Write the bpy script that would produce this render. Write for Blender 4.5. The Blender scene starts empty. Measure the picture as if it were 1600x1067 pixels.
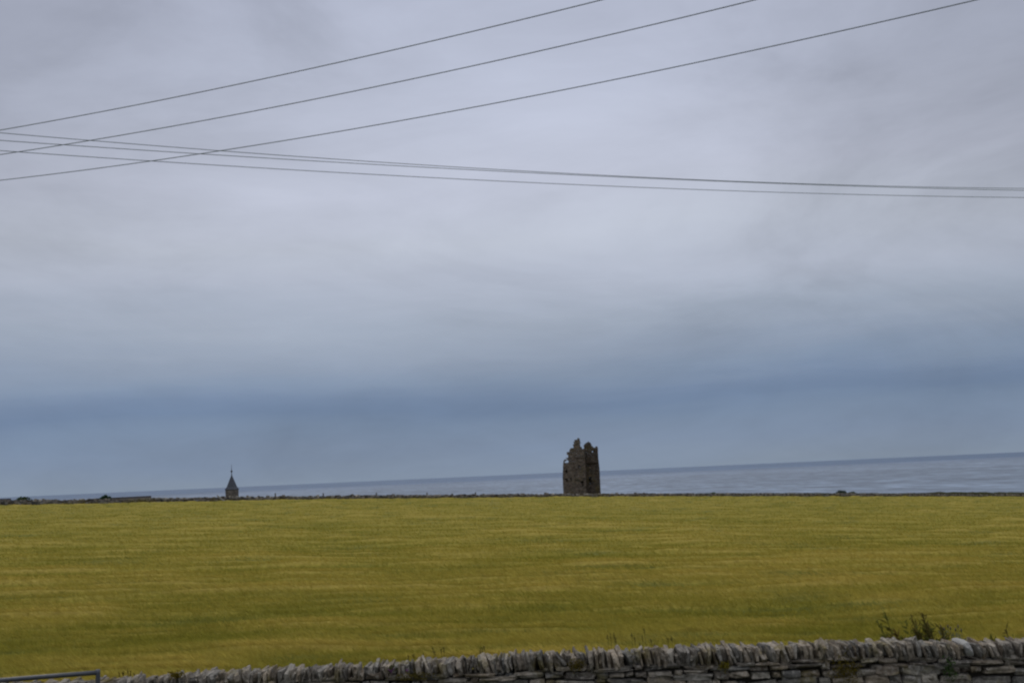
import bpy, math, random
import numpy as np
from mathutils import Matrix, Vector

random.seed(7)
rng = np.random.default_rng(11)
scene = bpy.context.scene
COL = scene.collection
R = math.radians

# ------------------------------------------------------------------ camera
F = 2000.0                                   # focal length in photo pixels
CAM = np.array([0.0, 0.0, 3.3])
PITCH, ROLL = R(5.917), R(2.55)
fw = np.array([0, math.cos(PITCH), math.sin(PITCH)])
r0 = np.array([1.0, 0, 0])
u0 = np.cross(r0, fw)
rt = math.cos(ROLL) * r0 - math.sin(ROLL) * u0
up = math.sin(ROLL) * r0 + math.cos(ROLL) * u0
cam = bpy.data.cameras.new('camera')
cam.lens, cam.sensor_width = 45.0, 36.0
cam.clip_start, cam.clip_end = 0.1, 200000.0
cam.dof.use_dof = True
cam.dof.focus_distance = 280.0
cam.dof.aperture_fstop = 5.0
camo = bpy.data.objects.new('camera', cam)
M = Matrix.Identity(4)
for i in range(3):
    M[i][0], M[i][1], M[i][2], M[i][3] = rt[i], up[i], -fw[i], CAM[i]
camo.matrix_world = M
COL.objects.link(camo)
scene.camera = camo


def ray(px, py):
    return fw + rt * (px - 800) / F - up * (py - 533.5) / F


def at_y(px, py, y):
    d = ray(px, py)
    return CAM + d * (y / d[1])


def px_of(p):
    d = np.asarray(p, float) - CAM
    z = d @ fw
    return 800 + F * (d @ rt) / z, 533.5 - F * (d @ up) / z


# ------------------------------------------------------------------ noise
def _hash(ix, iy, s):
    h = (ix * 374761393 + iy * 668265263 + s * 974634777) & 0xFFFFFFFF
    h = ((h ^ (h >> 13)) * 1274126177) & 0xFFFFFFFF
    h = h ^ (h >> 16)
    return (h & 0xFFFFFF) / 0xFFFFFF


def vnoise(x, y, s=0):
    x = np.asarray(x, float); y = np.asarray(y, float)
    ix = np.floor(x).astype(np.int64); iy = np.floor(y).astype(np.int64)
    fx = x - ix; fy = y - iy

    def g(dx, dy):
        a = _hash(ix + dx, iy + dy, s) * 2 * math.pi
        return np.cos(a) * (fx - dx) + np.sin(a) * (fy - dy)
    sx = fx ** 3 * (fx * (fx * 6 - 15) + 10); sy = fy ** 3 * (fy * (fy * 6 - 15) + 10)
    n0 = g(0, 0) + (g(1, 0) - g(0, 0)) * sx
    n1 = g(0, 1) + (g(1, 1) - g(0, 1)) * sx
    return (n0 + (n1 - n0) * sy) * 1.6


def fbm(x, y, s=0, o=4, gain=0.5):
    r, a = 0, 1.0
    for k in range(o):
        r = r + a * vnoise(x * 2 ** k, y * 2 ** k, s + k * 17)
        a *= gain
    return r


def sstep(a, b, x):
    t = np.clip((x - a) / (b - a), 0, 1)
    return t * t * (3 - 2 * t)


# ------------------------------------------------------------------ mesh builder
class MB:
    def __init__(s):
        s.v, s.q, s.t, s.c, s.n = [], [], [], [], 0

    def add(s, v, q=None, t=None, c=(1, 1, 1)):
        v = np.asarray(v, float).reshape(-1, 3)
        if q is not None and len(q): s.q.append(np.asarray(q, np.int64).reshape(-1, 4) + s.n)
        if t is not None and len(t): s.t.append(np.asarray(t, np.int64).reshape(-1, 3) + s.n)
        c = np.asarray(c, float)
        if c.ndim == 1: c = np.broadcast_to(c[:3], (len(v), 3))
        s.v.append(v); s.c.append(c); s.n += len(v)

    def box(s, c, h, rz=0.0, col=(1, 1, 1), jit=0.0):
        v = np.array([[x, y, z] for x in (-1, 1) for y in (-1, 1) for z in (-1, 1)], float) * np.asarray(h)
        if jit: v = v + rng.uniform(-jit, jit, v.shape)
        ca, sa = math.cos(rz), math.sin(rz)
        v = np.c_[v[:, 0] * ca - v[:, 1] * sa, v[:, 0] * sa + v[:, 1] * ca, v[:, 2]] + np.asarray(c)
        s.add(v, [(0, 1, 3, 2), (4, 6, 7, 5), (0, 4, 5, 1), (2, 3, 7, 6), (0, 2, 6, 4), (1, 5, 7, 3)], c=col)

    def tube(s, pts, rad, n=6, col=(1, 1, 1), cap=True):
        pts = np.asarray(pts, float)
        rad = np.broadcast_to(np.asarray(rad, float), (len(pts),))
        d = np.gradient(pts, axis=0)
        d /= np.linalg.norm(d, axis=1)[:, None] + 1e-12
        ref = np.array([0, 0, 1.0]) if abs(d[0][2]) < .9 else np.array([1.0, 0, 0])
        V = []
        for p, t, r in zip(pts, d, rad):
            a = np.cross(t, ref); a /= np.linalg.norm(a); b = np.cross(a, t)
            th = np.arange(n) * 2 * math.pi / n
            V.append(p + r * (np.cos(th)[:, None] * a + np.sin(th)[:, None] * b))
        V = np.concatenate(V); Q = []
        for i in range(len(pts) - 1):
            for k in range(n):
                Q.append((i * n + k, i * n + (k + 1) % n, (i + 1) * n + (k + 1) % n, (i + 1) * n + k))
        T = []
        if cap:
            for k in range(1, n - 1):
                T.append((0, k + 1, k)); e = (len(pts) - 1) * n; T.append((e, e + k, e + k + 1))
        s.add(V, Q, T, col)

    def build(s, name, mat, parent=None, smooth=False):
        v = np.concatenate(s.v); c = np.concatenate(s.c)
        q = np.concatenate(s.q) if s.q else np.zeros((0, 4), np.int64)
        t = np.concatenate(s.t) if s.t else np.zeros((0, 3), np.int64)
        me = bpy.data.meshes.new(name)
        me.vertices.add(len(v)); me.vertices.foreach_set('co', v.astype(np.float32).ravel())
        nl = len(q) * 4 + len(t) * 3
        me.loops.add(nl); me.polygons.add(len(q) + len(t))
        me.loops.foreach_set('vertex_index', np.r_[q.ravel(), t.ravel()].astype(np.int32))
        st = np.r_[np.arange(len(q)) * 4, len(q) * 4 + np.arange(len(t)) * 3].astype(np.int32)
        me.polygons.foreach_set('loop_start', st)
        me.polygons.foreach_set('use_smooth', np.full(len(st), smooth))
        at = me.attributes.new('Col', 'FLOAT_COLOR', 'POINT')
        at.data.foreach_set('color', np.c_[c, np.ones(len(c))].astype(np.float32).ravel())
        me.update(calc_edges=True); me.validate()
        me.materials.append(mat)
        o = bpy.data.objects.new(name, me)
        COL.objects.link(o)
        if parent is not None:
            o.parent = parent
            o.matrix_parent_inverse = Matrix.Translation(-Vector(parent.location))
        return o


def tag(o, label=None, cat=None, group=None, kind=None):
    if label: o['label'] = label
    if cat: o['category'] = cat
    if group: o['group'] = group
    if kind: o['kind'] = kind
    return o


def thing(name, loc, label, cat, group=None):
    o = bpy.data.objects.new(name, None)
    o.empty_display_size = 0.2
    COL.objects.link(o)
    o.location = tuple(loc)
    return tag(o, label, cat, group)


# ------------------------------------------------------------------ materials
def new_mat(name, rough=0.9, spec=0.2):
    m = bpy.data.materials.new(name); m.use_nodes = True
    nt = m.node_tree; b = nt.nodes['Principled BSDF']
    b.inputs['Roughness'].default_value = rough
    b.inputs['Specular IOR Level'].default_value = spec
    return m, nt, b


def N(nt, t, **k):
    n = nt.nodes.new(t)
    for a, v in k.items(): setattr(n, a, v)
    return n


def mix(nt, fac, a, b, mode='MIX'):
    n = N(nt, 'ShaderNodeMix', data_type='RGBA', blend_type=mode)
    for sock, val in ((n.inputs[0], fac), (n.inputs[6], a), (n.inputs[7], b)):
        if hasattr(val, 'links') or isinstance(val, bpy.types.NodeSocket): nt.links.new(val, sock)
        elif isinstance(val, (int, float)): sock.default_value = val
        else: sock.default_value = (*val[:3], 1)
    return n.outputs[2]


def noise(nt, scale, detail=4, rough=.6, vec=None, dist=0):
    n = N(nt, 'ShaderNodeTexNoise')
    n.inputs['Scale'].default_value = scale; n.inputs['Detail'].default_value = detail
    n.inputs['Roughness'].default_value = rough; n.inputs['Distortion'].default_value = dist
    if vec is not None: nt.links.new(vec, n.inputs['Vector'])
    return n.outputs['Fac']


def ramp(nt, fac, stops):
    n = N(nt, 'ShaderNodeValToRGB'); e = n.color_ramp.elements
    while len(e) > 1: e.remove(e[-1])
    for i, (p, c) in enumerate(stops):
        x = e[0] if i == 0 else e.new(p)
        x.position = p; x.color = (*c, 1) if len(c) == 3 else c
    nt.links.new(fac, n.inputs['Fac'])
    return n.outputs['Color']


def gray(a): return (a, a, a)


def worldpos(nt): return N(nt, 'ShaderNodeNewGeometry').outputs['Position']


def col_attr(nt):
    n = N(nt, 'ShaderNodeAttribute'); n.attribute_name = 'Col'
    return n.outputs['Color']


def bump(nt, b, h, strength=.5, dist=.02):
    n = N(nt, 'ShaderNodeBump')
    n.inputs['Strength'].default_value = strength; n.inputs['Distance'].default_value = dist
    nt.links.new(h, n.inputs['Height']); nt.links.new(n.outputs['Normal'], b.inputs['Normal'])


def stone_mat(name, sc=1.0, lichen=.5, moss=.4, tint=(1, 1, 1), lich_col=(.42, .42, .40)):
    m, nt, b = new_mat(name, .95, .15)
    P = worldpos(nt)
    base = mix(nt, 1.0, col_attr(nt), tint, 'MULTIPLY')
    n1 = noise(nt, 14 * sc, 6, .7, P)
    base = mix(nt, 1.0, base, ramp(nt, n1, [(.25, gray(.30)), (.5, gray(.85)), (.78, gray(1.6))]), 'MULTIPLY')
    n2 = noise(nt, 22 * sc, 5, .65, P, .4)
    lf = ramp(nt, n2, [(.55 - .06 * lichen, gray(0)), (.66, gray(.7 * lichen))])
    base = mix(nt, lf, base, lich_col)
    n3 = noise(nt, 2.6 * sc, 5, .6, P)
    mf = ramp(nt, n3, [(.53, gray(0)), (.66, gray(.85 * moss))])
    base = mix(nt, mf, base, (.135, .108, .022))
    nt.links.new(base, b.inputs['Base Color'])
    bump(nt, b, noise(nt, 35 * sc, 6, .7, P), .8, .015 / sc)
    return m


MAT_NEAR = stone_mat('drystone_near', 1.0, .6, .8, tint=(1.25, 1.11, .88), lich_col=(.47, .44, .385))
MAT_FAR = stone_mat('drystone_far', .12, .1, .6, tint=(1.05, .95, .78))
MAT_TOWER = stone_mat('tower_rubble', .12, .25, .3, tint=(1.42, 1.17, .93), lich_col=(.16, .15, .135))
MAT_TURRET = stone_mat('turret_stone', .15, .3, 0, tint=(1.05, .95, .84), lich_col=(.2, .185, .17))


def leaf_mat(name, trans=.25):
    m, nt, b = new_mat(name, .9, .04)
    c = col_attr(nt)
    v = noise(nt, 6, 3, .6, worldpos(nt))
    c = mix(nt, 1.0, c, ramp(nt, v, [(.3, gray(.75)), (.7, gray(1.25))]), 'MULTIPLY')
    nt.links.new(c, b.inputs['Base Color'])
    tr = N(nt, 'ShaderNodeBsdfTranslucent'); nt.links.new(c, tr.inputs['Color'])
    ms = N(nt, 'ShaderNodeMixShader'); ms.inputs[0].default_value = trans
    nt.links.new(b.outputs[0], ms.inputs[1]); nt.links.new(tr.outputs[0], ms.inputs[2])
    nt.links.new(ms.outputs[0], nt.nodes['Material Output'].inputs['Surface'])
    return m


MAT_LEAF = leaf_mat('leaf')
MAT_STEM = leaf_mat('plant_stem', .05)
MAT_CROP = leaf_mat('barley_ears', .3)


def plain(name, col, rough=.8, spec=.3, metal=0.0, var=.25, sc=8.0):
    m, nt, b = new_mat(name, rough, spec)
    b.inputs['Metallic'].default_value = metal
    v = noise(nt, sc, 5, .65, worldpos(nt))
    c = mix(nt, 1.0, col, ramp(nt, v, [(.25, gray(1 - var)), (.75, gray(1 + var))]), 'MULTIPLY')
    nt.links.new(c, b.inputs['Base Color'])
    bump(nt, b, v, .3, .01)
    return m


MAT_SLATE = plain('slate', (.060, .066, .080), .75, .3, var=.35, sc=3)
MAT_ROOF = plain('old_roof', (.055, .048, .045), .9, .2, var=.4, sc=1.2)
MAT_LEAD = plain('lead_flashing', (.05, .05, .055), .6)
MAT_STEEL = plain('galvanised_steel', (.062, .066, .074), .45, .5, .25, .22, 18)
MAT_WIRE = plain('weathered_conductor', (.064, .092, .074), .6, .3)
MAT_WOOD = plain('weathered_post', (.13, .12, .105), .9, .2, var=.35, sc=9)
MAT_PALE = plain('pale_stone', (.30, .29, .27), .9, .2, var=.2, sc=14)
MAT_DARKIN = plain('added_dark_floor', (.03, .027, .024), .95, .1)


def ground_mat():
    m, nt, b = new_mat('rough_turf', .95, .1)
    P = worldpos(nt)
    c = ramp(nt, noise(nt, .35, 8, .65, P), [(.3, (.06, .065, .02)), (.55, (.085, .085, .03)), (.75, (.11, .09, .045))])
    nt.links.new(c, b.inputs['Base Color'])
    bump(nt, b, noise(nt, 4, 6, .7, P), .8, .1)
    return m


def sea_mat():
    m, nt, b = new_mat('sea_water', .35, .16)
    b.inputs['IOR'].default_value = 1.33
    P = worldpos(nt)
    mp = N(nt, 'ShaderNodeMapping'); mp.inputs['Scale'].default_value = (.0011, .00042, 1)
    nt.links.new(P, mp.inputs['Vector'])
    patches = noise(nt, 1.0, 6, .62, mp.outputs[0], .5)
    mp2 = N(nt, 'ShaderNodeMapping'); mp2.inputs['Scale'].default_value = (.013, .0042, 1)
    nt.links.new(P, mp2.inputs['Vector'])
    w = noise(nt, 1.0, 6, .78, mp2.outputs[0], .3)
    # base colour darkens seaward: cloud shade on the far water is painted in
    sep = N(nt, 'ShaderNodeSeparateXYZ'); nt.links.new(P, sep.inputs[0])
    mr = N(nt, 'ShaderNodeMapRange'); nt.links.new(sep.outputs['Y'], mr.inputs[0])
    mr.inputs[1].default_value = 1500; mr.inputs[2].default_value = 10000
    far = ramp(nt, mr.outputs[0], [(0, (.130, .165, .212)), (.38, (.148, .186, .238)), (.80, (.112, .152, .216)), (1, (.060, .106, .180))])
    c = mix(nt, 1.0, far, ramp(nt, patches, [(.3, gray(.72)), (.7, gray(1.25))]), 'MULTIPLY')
    c = mix(nt, 1.0, c, ramp(nt, w, [(.36, gray(.62)), (.5, gray(.97)), (.58, gray(1.22)), (.68, gray(1.75))]), 'MULTIPLY')
    mp3 = N(nt, 'ShaderNodeMapping'); mp3.inputs['Scale'].default_value = (.045, .0095, 1)
    nt.links.new(P, mp3.inputs['Vector'])
    w3 = noise(nt, 1.0, 3, .6, mp3.outputs[0], .2)
    c = mix(nt, 1.0, c, ramp(nt, w3, [(.34, gray(.62)), (.5, gray(.93)), (.66, gray(1.45))]), 'MULTIPLY')
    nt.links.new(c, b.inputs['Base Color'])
    bump(nt, b, w, .8, 6.0)
    return m


# ------------------------------------------------------------------ lie of the land
def y_wall(a):
    a = np.clip(a, -.8, .8)
    return 251.85 / (1 - .648 * a)


_edge = [(0, 787), (200, 782.8), (350, 780), (450, 778.6), (700, 775.6), (900, 773.9), (1100, 773), (1300, 773.2), (1450, 773.5), (1600, 773.8)]
_A, _Z = [], []
for px, py in _edge:
    d = ray(px, py); a = d[0] / d[1]; y = float(y_wall(a)); d = ray(px, py + 1.1); p = CAM + d * (y / d[1])
    _A.append(a); _Z.append(p[2])
_pf = np.polyfit(_A, _Z, 4)


def z_wall(a):
    ac = np.clip(a, -.43, .43)
    dz = np.polyval(_pf, ac)
    return dz + (np.clip(a, -.8, .8) - ac) * (-10)


CROP_H = 0.65
NEAR = 15.0


def crop_top(x, y):
    x = np.asarray(x, float); y = np.asarray(y, float)
    a = x / np.maximum(y, 20.0)
    yw = y_wall(a)
    t = np.clip((y - NEAR) / (yw - NEAR), 0, 1)
    return CROP_H + (z_wall(a) - CROP_H) * t


def ground_z(x, y):
    x = np.asarray(x, float); y = np.asarray(y, float)
    a = x / np.maximum(y, 20.0)
    yw = y_wall(a)
    g = crop_top(x, y) - CROP_H
    over = np.maximum(y - yw, 0)
    g = g - .036 * over + .25 * fbm(x / 30, y / 30, 5) * sstep(2, 25, over)
    g = g - (45 + g) * sstep(115, 140, over)
    return g + sstep(9, 5, y) * .5


def crop_wave(x, y):
    d = np.hypot(x, y)
    n1 = fbm(x / 4.6 + .02 * y, y / .80, 21, 3, .5)
    n2 = fbm(x / 9 + .01 * y, y / 3.0, 31, 3, .5)
    n3 = fbm(x / 26, y / 10, 41, 2, .5)
    return n1, n2, n3


TAN = np.array([.372, .304, .058]); OLIVE = np.array([.238, .216, .030]); GREEN = np.array([.158, .185, .066]); GOLD = np.array([.475, .362, .086])


def crop_col(x, y):
    n1, n2, n3 = crop_wave(x, y)
    w1 = 1 - sstep(40, 110, np.hypot(x, y)) * .6
    r = .85 * n1 * w1 + .46 * n2 + .24 * n3
    k = sstep(-.5, .42, r)[:, None]
    c = OLIVE * (1 - k) + TAN * k
    cr = sstep(.25, .75, r)[:, None]
    c = c * (1 - .6 * cr) + GOLD * .6 * cr  # highlights on the wave crests put into the crop colour
    g = sstep(.22, .75, -(.55 * fbm(x / 4.5, y / 1.1, 61, 3, .55) + .16 * n2 + .60 * n1))[:, None]
    return c * (1 - .6 * g) + GREEN * .6 * g


def crop_h(x, y):
    n1, n2, n3 = crop_wave(x, y)
    return .095 * n1 + .11 * n2 + .09 * n3


# ------------------------------------------------------------------ ground, sea
def grid(nx, ny):
    i = np.arange(nx - 1)[:, None]; j = np.arange(ny - 1)[None, :]
    b = (i * ny + j)
    return np.stack([b, b + ny, b + ny + 1, b + 1], -1).reshape(-1, 4)


xs = np.concatenate([np.linspace(-1600, -320, 30), np.linspace(-300, 300, 181), np.linspace(320, 1600, 30)])
ys = np.concatenate([np.linspace(-60, 0, 7), np.linspace(3, 45, 30), np.linspace(48, 720, 190)])
X, Y = np.meshgrid(xs, ys, indexing='ij')
g = MB(); g.add(np.c_[X.ravel(), Y.ravel(), ground_z(X.ravel(), Y.ravel())], grid(len(xs), len(ys)))
tag(g.build('ground', ground_mat(), smooth=True), kind='structure')

g = MB()
xs = np.linspace(-90000, 90000, 61); ys = np.concatenate([np.linspace(260, 12000, 40), np.linspace(15000, 120000, 30)])
X, Y = np.meshgrid(xs, ys, indexing='ij')
g.add(np.c_[X.ravel(), Y.ravel(), np.full(X.size, -32.0)], grid(len(xs), len(ys)))
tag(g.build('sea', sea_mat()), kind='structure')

# ------------------------------------------------------------------ barley
g = MB()
na, nr = 620, 400
aa = np.linspace(-.56, .56, na)
tt = np.linspace(0, 1, nr)
A, T = np.meshgrid(aa, tt, indexing='ij')
yend = y_wall(A) - 1.0
YY = 1 / (1 / 15.8 + (1 / yend - 1 / 15.8) * T)
XX = A * YY
x, y = XX.ravel(), YY.ravel()
z = crop_top(x, y) + crop_h(x, y) - .10
g.add(np.c_[x, y, z], grid(na, nr), c=crop_col(x, y) * .92)
# the standing ears and leaves
NB = 520000
a = rng.uniform(-.56, .56, NB)
yend = y_wall(a) - 1.2
u = rng.uniform(0, 1, NB)
yy = 1 / (1 / 15.9 + (1 / yend - 1 / 15.9) * u)
xx = a * yy
wv = crop_h(xx, yy)
zt = crop_top(xx, yy) + wv
w = np.maximum(.009, .55 * yy / 1280) * rng.uniform(.7, 1.3, NB)
h = (.10 + .0001 * yy) * rng.uniform(.6, 1.3, NB)
yaw = rng.normal(0, .7, NB)
dx, dy = np.cos(yaw) * w * .5, np.sin(yaw) * w * .5
lx = rng.normal(-.07, .06, NB) - .25 * wv; ly = rng.normal(-.02, .06, NB)
zb = zt - .09
ztip = zt + (h - .055) * rng.uniform(.2, 1.0, NB)
zm = zb + (ztip - zb) * .55
P0 = np.c_[xx - lx * .3, yy - ly * .3, zb]
P1 = np.c_[xx + dx + lx * .5, yy + dy + ly * .5, zm]
P2 = np.c_[xx + lx * 1.3, yy + ly * 1.3, ztip]
P3 = np.c_[xx - dx + lx * .5, yy - dy + ly * .5, zm]
V = np.stack([P0, P1, P2, P3], 1).reshape(-1, 3)
c = crop_col(xx, yy) * rng.uniform(.87, 1.15, NB)[:, None]
gm = (rng.random(NB) < .06)[:, None]
c = np.where(gm, c * .65 + GREEN * .4, c)
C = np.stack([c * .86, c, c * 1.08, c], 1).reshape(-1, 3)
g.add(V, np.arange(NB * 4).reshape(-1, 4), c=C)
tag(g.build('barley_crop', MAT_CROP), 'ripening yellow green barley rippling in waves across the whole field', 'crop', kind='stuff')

# ------------------------------------------------------------------ stones
_k = 4
_tv, _tid = [], {}
for i in range(_k):
    for j in range(_k):
        for l in range(_k):
            if i in (0, _k - 1) or j in (0, _k - 1) or l in (0, _k - 1):
                _tid[i, j, l] = len(_tv); _tv.append((i, j, l))
_tq = []
for ax in range(3):
    for side in (0, _k - 1):
        for i in range(_k - 1):
            for j in range(_k - 1):
                def id_(p, q):
                    k3 = [0, 0, 0]; k3[ax] = side; k3[(ax + 1) % 3] = p; k3[(ax + 2) % 3] = q
                    return _tid[tuple(k3)]
                f = (id_(i, j), id_(i + 1, j), id_(i + 1, j + 1), id_(i, j + 1))
                _tq.append(f if side else f[::-1])
_tv = np.array(_tv, float) / (_k - 1) * 2 - 1
_ts = _tv / np.linalg.norm(_tv, axis=1)[:, None] * 1.28


def stone(mb, c, h, lean=0.0, rz=0.0, col=(.2, .2, .2), rough=.16, rnd=.32, rx=0.0):
    h = np.asarray(h, float)
    v = _tv * (1 - rnd) + _ts * rnd
    k = rng.normal(0, 1, (3, 3, 3)) * 1.6
    ph = rng.uniform(0, 6.28, (3, 3))
    d = np.stack([sum(np.sin(v @ k[i, j] + ph[i, j]) for j in range(3)) for i in range(3)], 1) / 3
    v = (v + rough * d + rng.normal(0, rough * .25, v.shape)) * h
    v = v * 1.0
    x, z = v[:, 0].copy(), v[:, 2].copy()
    v[:, 0] = x * math.cos(lean) + z * math.sin(lean); v[:, 2] = -x * math.sin(lean) + z * math.cos(lean)
    y, z = v[:, 1].copy(), v[:, 2].copy()
    v[:, 1] = y * math.cos(rx) - z * math.sin(rx); v[:, 2] = y * math.sin(rx) + z * math.cos(rx)
    x, y = v[:, 0].copy(), v[:, 1].copy()
    v[:, 0] = x * math.cos(rz) - y * math.sin(rz); v[:, 1] = x * math.sin(rz) + y * math.cos(rz)
    mb.add(v + np.asarray(c), _tq, c=col)


def stone_col(lo=.10, hi=.26):
    a = random.uniform(lo, hi)
    w = random.uniform(-.012, .022)
    return (a + w, a + w * .3, a - w * .6 + .006)


# ------------------------------------------------------------------ near drystone wall
_top = [(-600, 1098), (0, 1069), (110, 1066), (180, 1061), (300, 1053), (450, 1045), (560, 1039), (700, 1030.5), (800, 1022), (900, 1018),
        (1000, 1014.5), (1100, 1010), (1200, 1007), (1300, 1003.5), (1400, 1001.5), (1500, 1003), (1600, 1001), (2200, 985)]
_bot = [(-600, 1125), (0, 1088), (200, 1078), (400, 1065), (600, 1056), (800, 1047.5), (1000, 1040.5), (1200, 1031.5), (1400, 1027), (1600, 1026), (2200, 1012)]
WY = 15.0
tx = [at_y(p, q, WY) for p, q in _top]; bx_ = [at_y(p, q, WY) for p, q in _bot]
def wall_top(x): return np.interp(x, [p[0] for p in tx], [p[2] for p in tx])
def cope_bot(x): return np.interp(x, [p[0] for p in bx_], [p[2] for p in bx_])
def wall_px(px): return at_y(px, 1010, WY)[0]

wall = thing('dry_stone_wall', (0, WY + .25, 0), 'lichened grey dry stone wall with upright coping stones along the near edge of the field', 'wall')
cop = MB()
x = -9.5
white_x = wall_px(1513)
gaps = []
while x < 10.5:
    w = random.choice([.018, .022, .026, .03, .034, .04, .046, .054, .066])
    if abs(x + w / 2 - white_x) < .09:
        x += .045; continue
    zt, zb = wall_top(x), cope_bot(x)
    hh = (zt - zb) * random.uniform(.78, .97) + (random.random() < .1) * .02 - (random.random() < .08) * .05
    c = stone_col(.09, .235)
    if random.random() < .07: c = tuple(q * 1.3 for q in c)
    lean = random.gauss(-.16, .13) if x > -1 else random.gauss(-.04, .14)
    stone(cop, (x + w / 2, WY + .22 + random.uniform(-.035, .03), zb + hh / 2 - .012), (w * .5, .22, hh / 2), lean, random.gauss(0, .1), c, .19, .2, random.gauss(0, .08))
    x += w * random.uniform(.86, 1.02)
cop.build('coping', MAT_NEAR, wall)
st = MB()
for course in range(14):
    x = -9.5 + random.uniform(0, .2)
    while x < 10.5:
        pass
        L = random.choice([.09, .13, .18, .22, .28, .36, .45])
        # course heights follow the top; upper two courses thin, lower ones thicker blocks
        hs = [.052, .060, .085, .120, .11, .13, .10, .12, .12, .12, .12, .12, .12, .12]
        ztop = cope_bot(x + L / 2) - sum(hs[:course]) + .016 * math.sin(x * 2.3 + course * 1.7) + .010 * math.sin(x * 6.1 + course)
        zc = ztop - hs[course] / 2
        if zc > -.1:
            hh = hs[course] * random.uniform(.70, 1.22)
            stone(st, (x + L / 2, WY + .16 + random.uniform(-.03, .02), zc + random.uniform(-.008, .008)), (L * .49, .16, hh * .5), random.gauss(0, .03), random.gauss(0, .04), stone_col(.07, .22), .18, .30)
        x += L + random.uniform(.004, .022)
st.build('stonework', MAT_NEAR, wall)
core = MB()
xc = np.linspace(-9.5, 10.5, 60)
for i in range(59):
    x0, x1 = xc[i], xc[i + 1]
    zt = min(cope_bot(x0), cope_bot(x1)) - .03
    core.box(((x0 + x1) / 2, WY + .28, zt / 2 - .1), ((x1 - x0) / 2 + .0, .19, zt / 2 + .1), col=(.035, .032, .026))
core.build('earth_core', plain('earth_fill', (.035, .03, .022), .95, .1), wall)
ws = MB()
zt, zb = wall_top(white_x), cope_bot(white_x)
stone(ws, (white_x - .015, WY + .17, (zt + zb) / 2 + .012), (.040, .24, (zt - zb) * .5), -.36, 0, (.6, .6, .6), .10, .62)
tag(ws.build('coping_stone', MAT_PALE, wall), 'smooth pale white coping stone leaning in the wall top')

# ------------------------------------------------------------------ far wall
fwall = thing('field_wall', (10, float(y_wall(.04)), float(ground_z(10, y_wall(.04)))), 'long distant dry stone wall of dark rubble at the far edge of the barley', 'wall')
d = np.array([216., 140.]); d /= np.linalg.norm(d)
rz = math.atan2(d[1], d[0])
# visible height of the wall over the crop, in metres, by photo column
vis = [(-200, .66), (0, .66), (200, .62), (450, .58), (700, .53), (900, .55), (1100, .54), (1300, .54), (1600, .56), (1800, .56)]
def far_pt(s): return np.array([-80., 200.]) + d * s
fb, fc = MB(), MB()
S0, S1 = -32, 300
s = S0
while s < S1:
    L = random.uniform(.3, .75)
    p = far_pt(s + L / 2); gz = float(ground_z(*p)); ct = float(crop_top(*p))
    pxx = px_of((p[0], p[1], ct))[0]
    Hv = float(np.interp(pxx, [q[0] for q in vis], [q[1] for q in vis])) * (1 + .05 * math.sin(s * .21) + .05 * math.sin(s * .55 + 1))
    Ht = ct - gz + Hv - .32
    nrow = 4
    for k in range(nrow):
        sh = random.uniform(-.12, .12)
        hz = Ht / nrow
        q = p + d * sh
        fb.box((q[0], q[1], gz + hz * (k + .5)), (L * .52, .26 + random.uniform(-.04, .03), hz * .49), rz, np.array(stone_col(.04, .24)), .03)
    # upright coping
    t = 0
    while t < L:
        w = random.uniform(.14, .42)
        hc = random.uniform(.10, .36) + (random.random() < .06) * .16
        q = far_pt(s + t + w / 2)
        cc = np.array(stone_col(.05, .32))
        if random.random() < .10: cc = cc * 1.6
        fc.box((q[0], q[1], gz + Ht + hc / 2 - .02), (w * .5, .24, hc / 2), rz + random.gauss(0, .1), cc, .035)
        t += w
    s += L
fb.build('stonework', MAT_FAR, fwall); fc.build('coping', MAT_FAR, fwall)


def slope_obj(px, py, off):
    """ground point behind the far wall in photo column px, off metres beyond it"""
    dd = ray(px, py); a = dd[0] / dd[1]
    y = float(y_wall(a)) + off
    p = CAM + dd * (y / dd[1])
    return p, float(ground_z(p[0], y))


# pale slab leaning on the far wall
p, gz = slope_obj(345, 777, -.55)
sl = MB()
m = F / p[1]
Ztop = at_y(339, 774, p[1]); Zbot = at_y(350, 782, p[1])
ax = np.array([Ztop, Zbot + (Zbot - Ztop) * .45])
dirv = ax[1] - ax[0]; L = np.linalg.norm(dirv); mid = ax.mean(0)
stone(sl, mid, (.13, .07, L / 2), -math.atan2(abs(dirv[0]), abs(dirv[2])), rz, (.5, .5, .5), .10, .15)
tag(sl.build('stone_slab', MAT_PALE), 'pale stone slab leaning against the far wall left of the spire', 'slab')

# ------------------------------------------------------------------ fence posts along the far wall
for i, (px, py) in enumerate([(430, 770.6), (505, 770.8), (588, 770.0), (667, 769.8), (743, 769.2)]):
    p, gz = slope_obj(px, py, .7)
    o = thing('fence_post', (p[0], p[1], gz), ['weathered post poking above far wall, first right of the spire', 'weathered post poking above far wall, second right of the spire',
              'weathered post above far wall, middle one between spire and ruined tower', 'weathered post above far wall, second left of the ruined tower',
              'weathered post above far wall, first one left of the ruined tower'][i], 'post', 'fence posts along the far wall')
    b = MB(); hh = p[2] - gz
    b.tube([(p[0] + .18, p[1], gz - .1), (p[0] + .05, p[1], gz + hh * .6), (p[0], p[1], gz + hh)], [.13, .125, .11], 7)
    b.build('post', MAT_WOOD, o)
    b = MB(); b.box((p[0] + .02, p[1] - .0, gz + hh + .015), (.135, .12, .035), .2, jit=.02)
    b.build('cap', MAT_WOOD, o)

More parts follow.
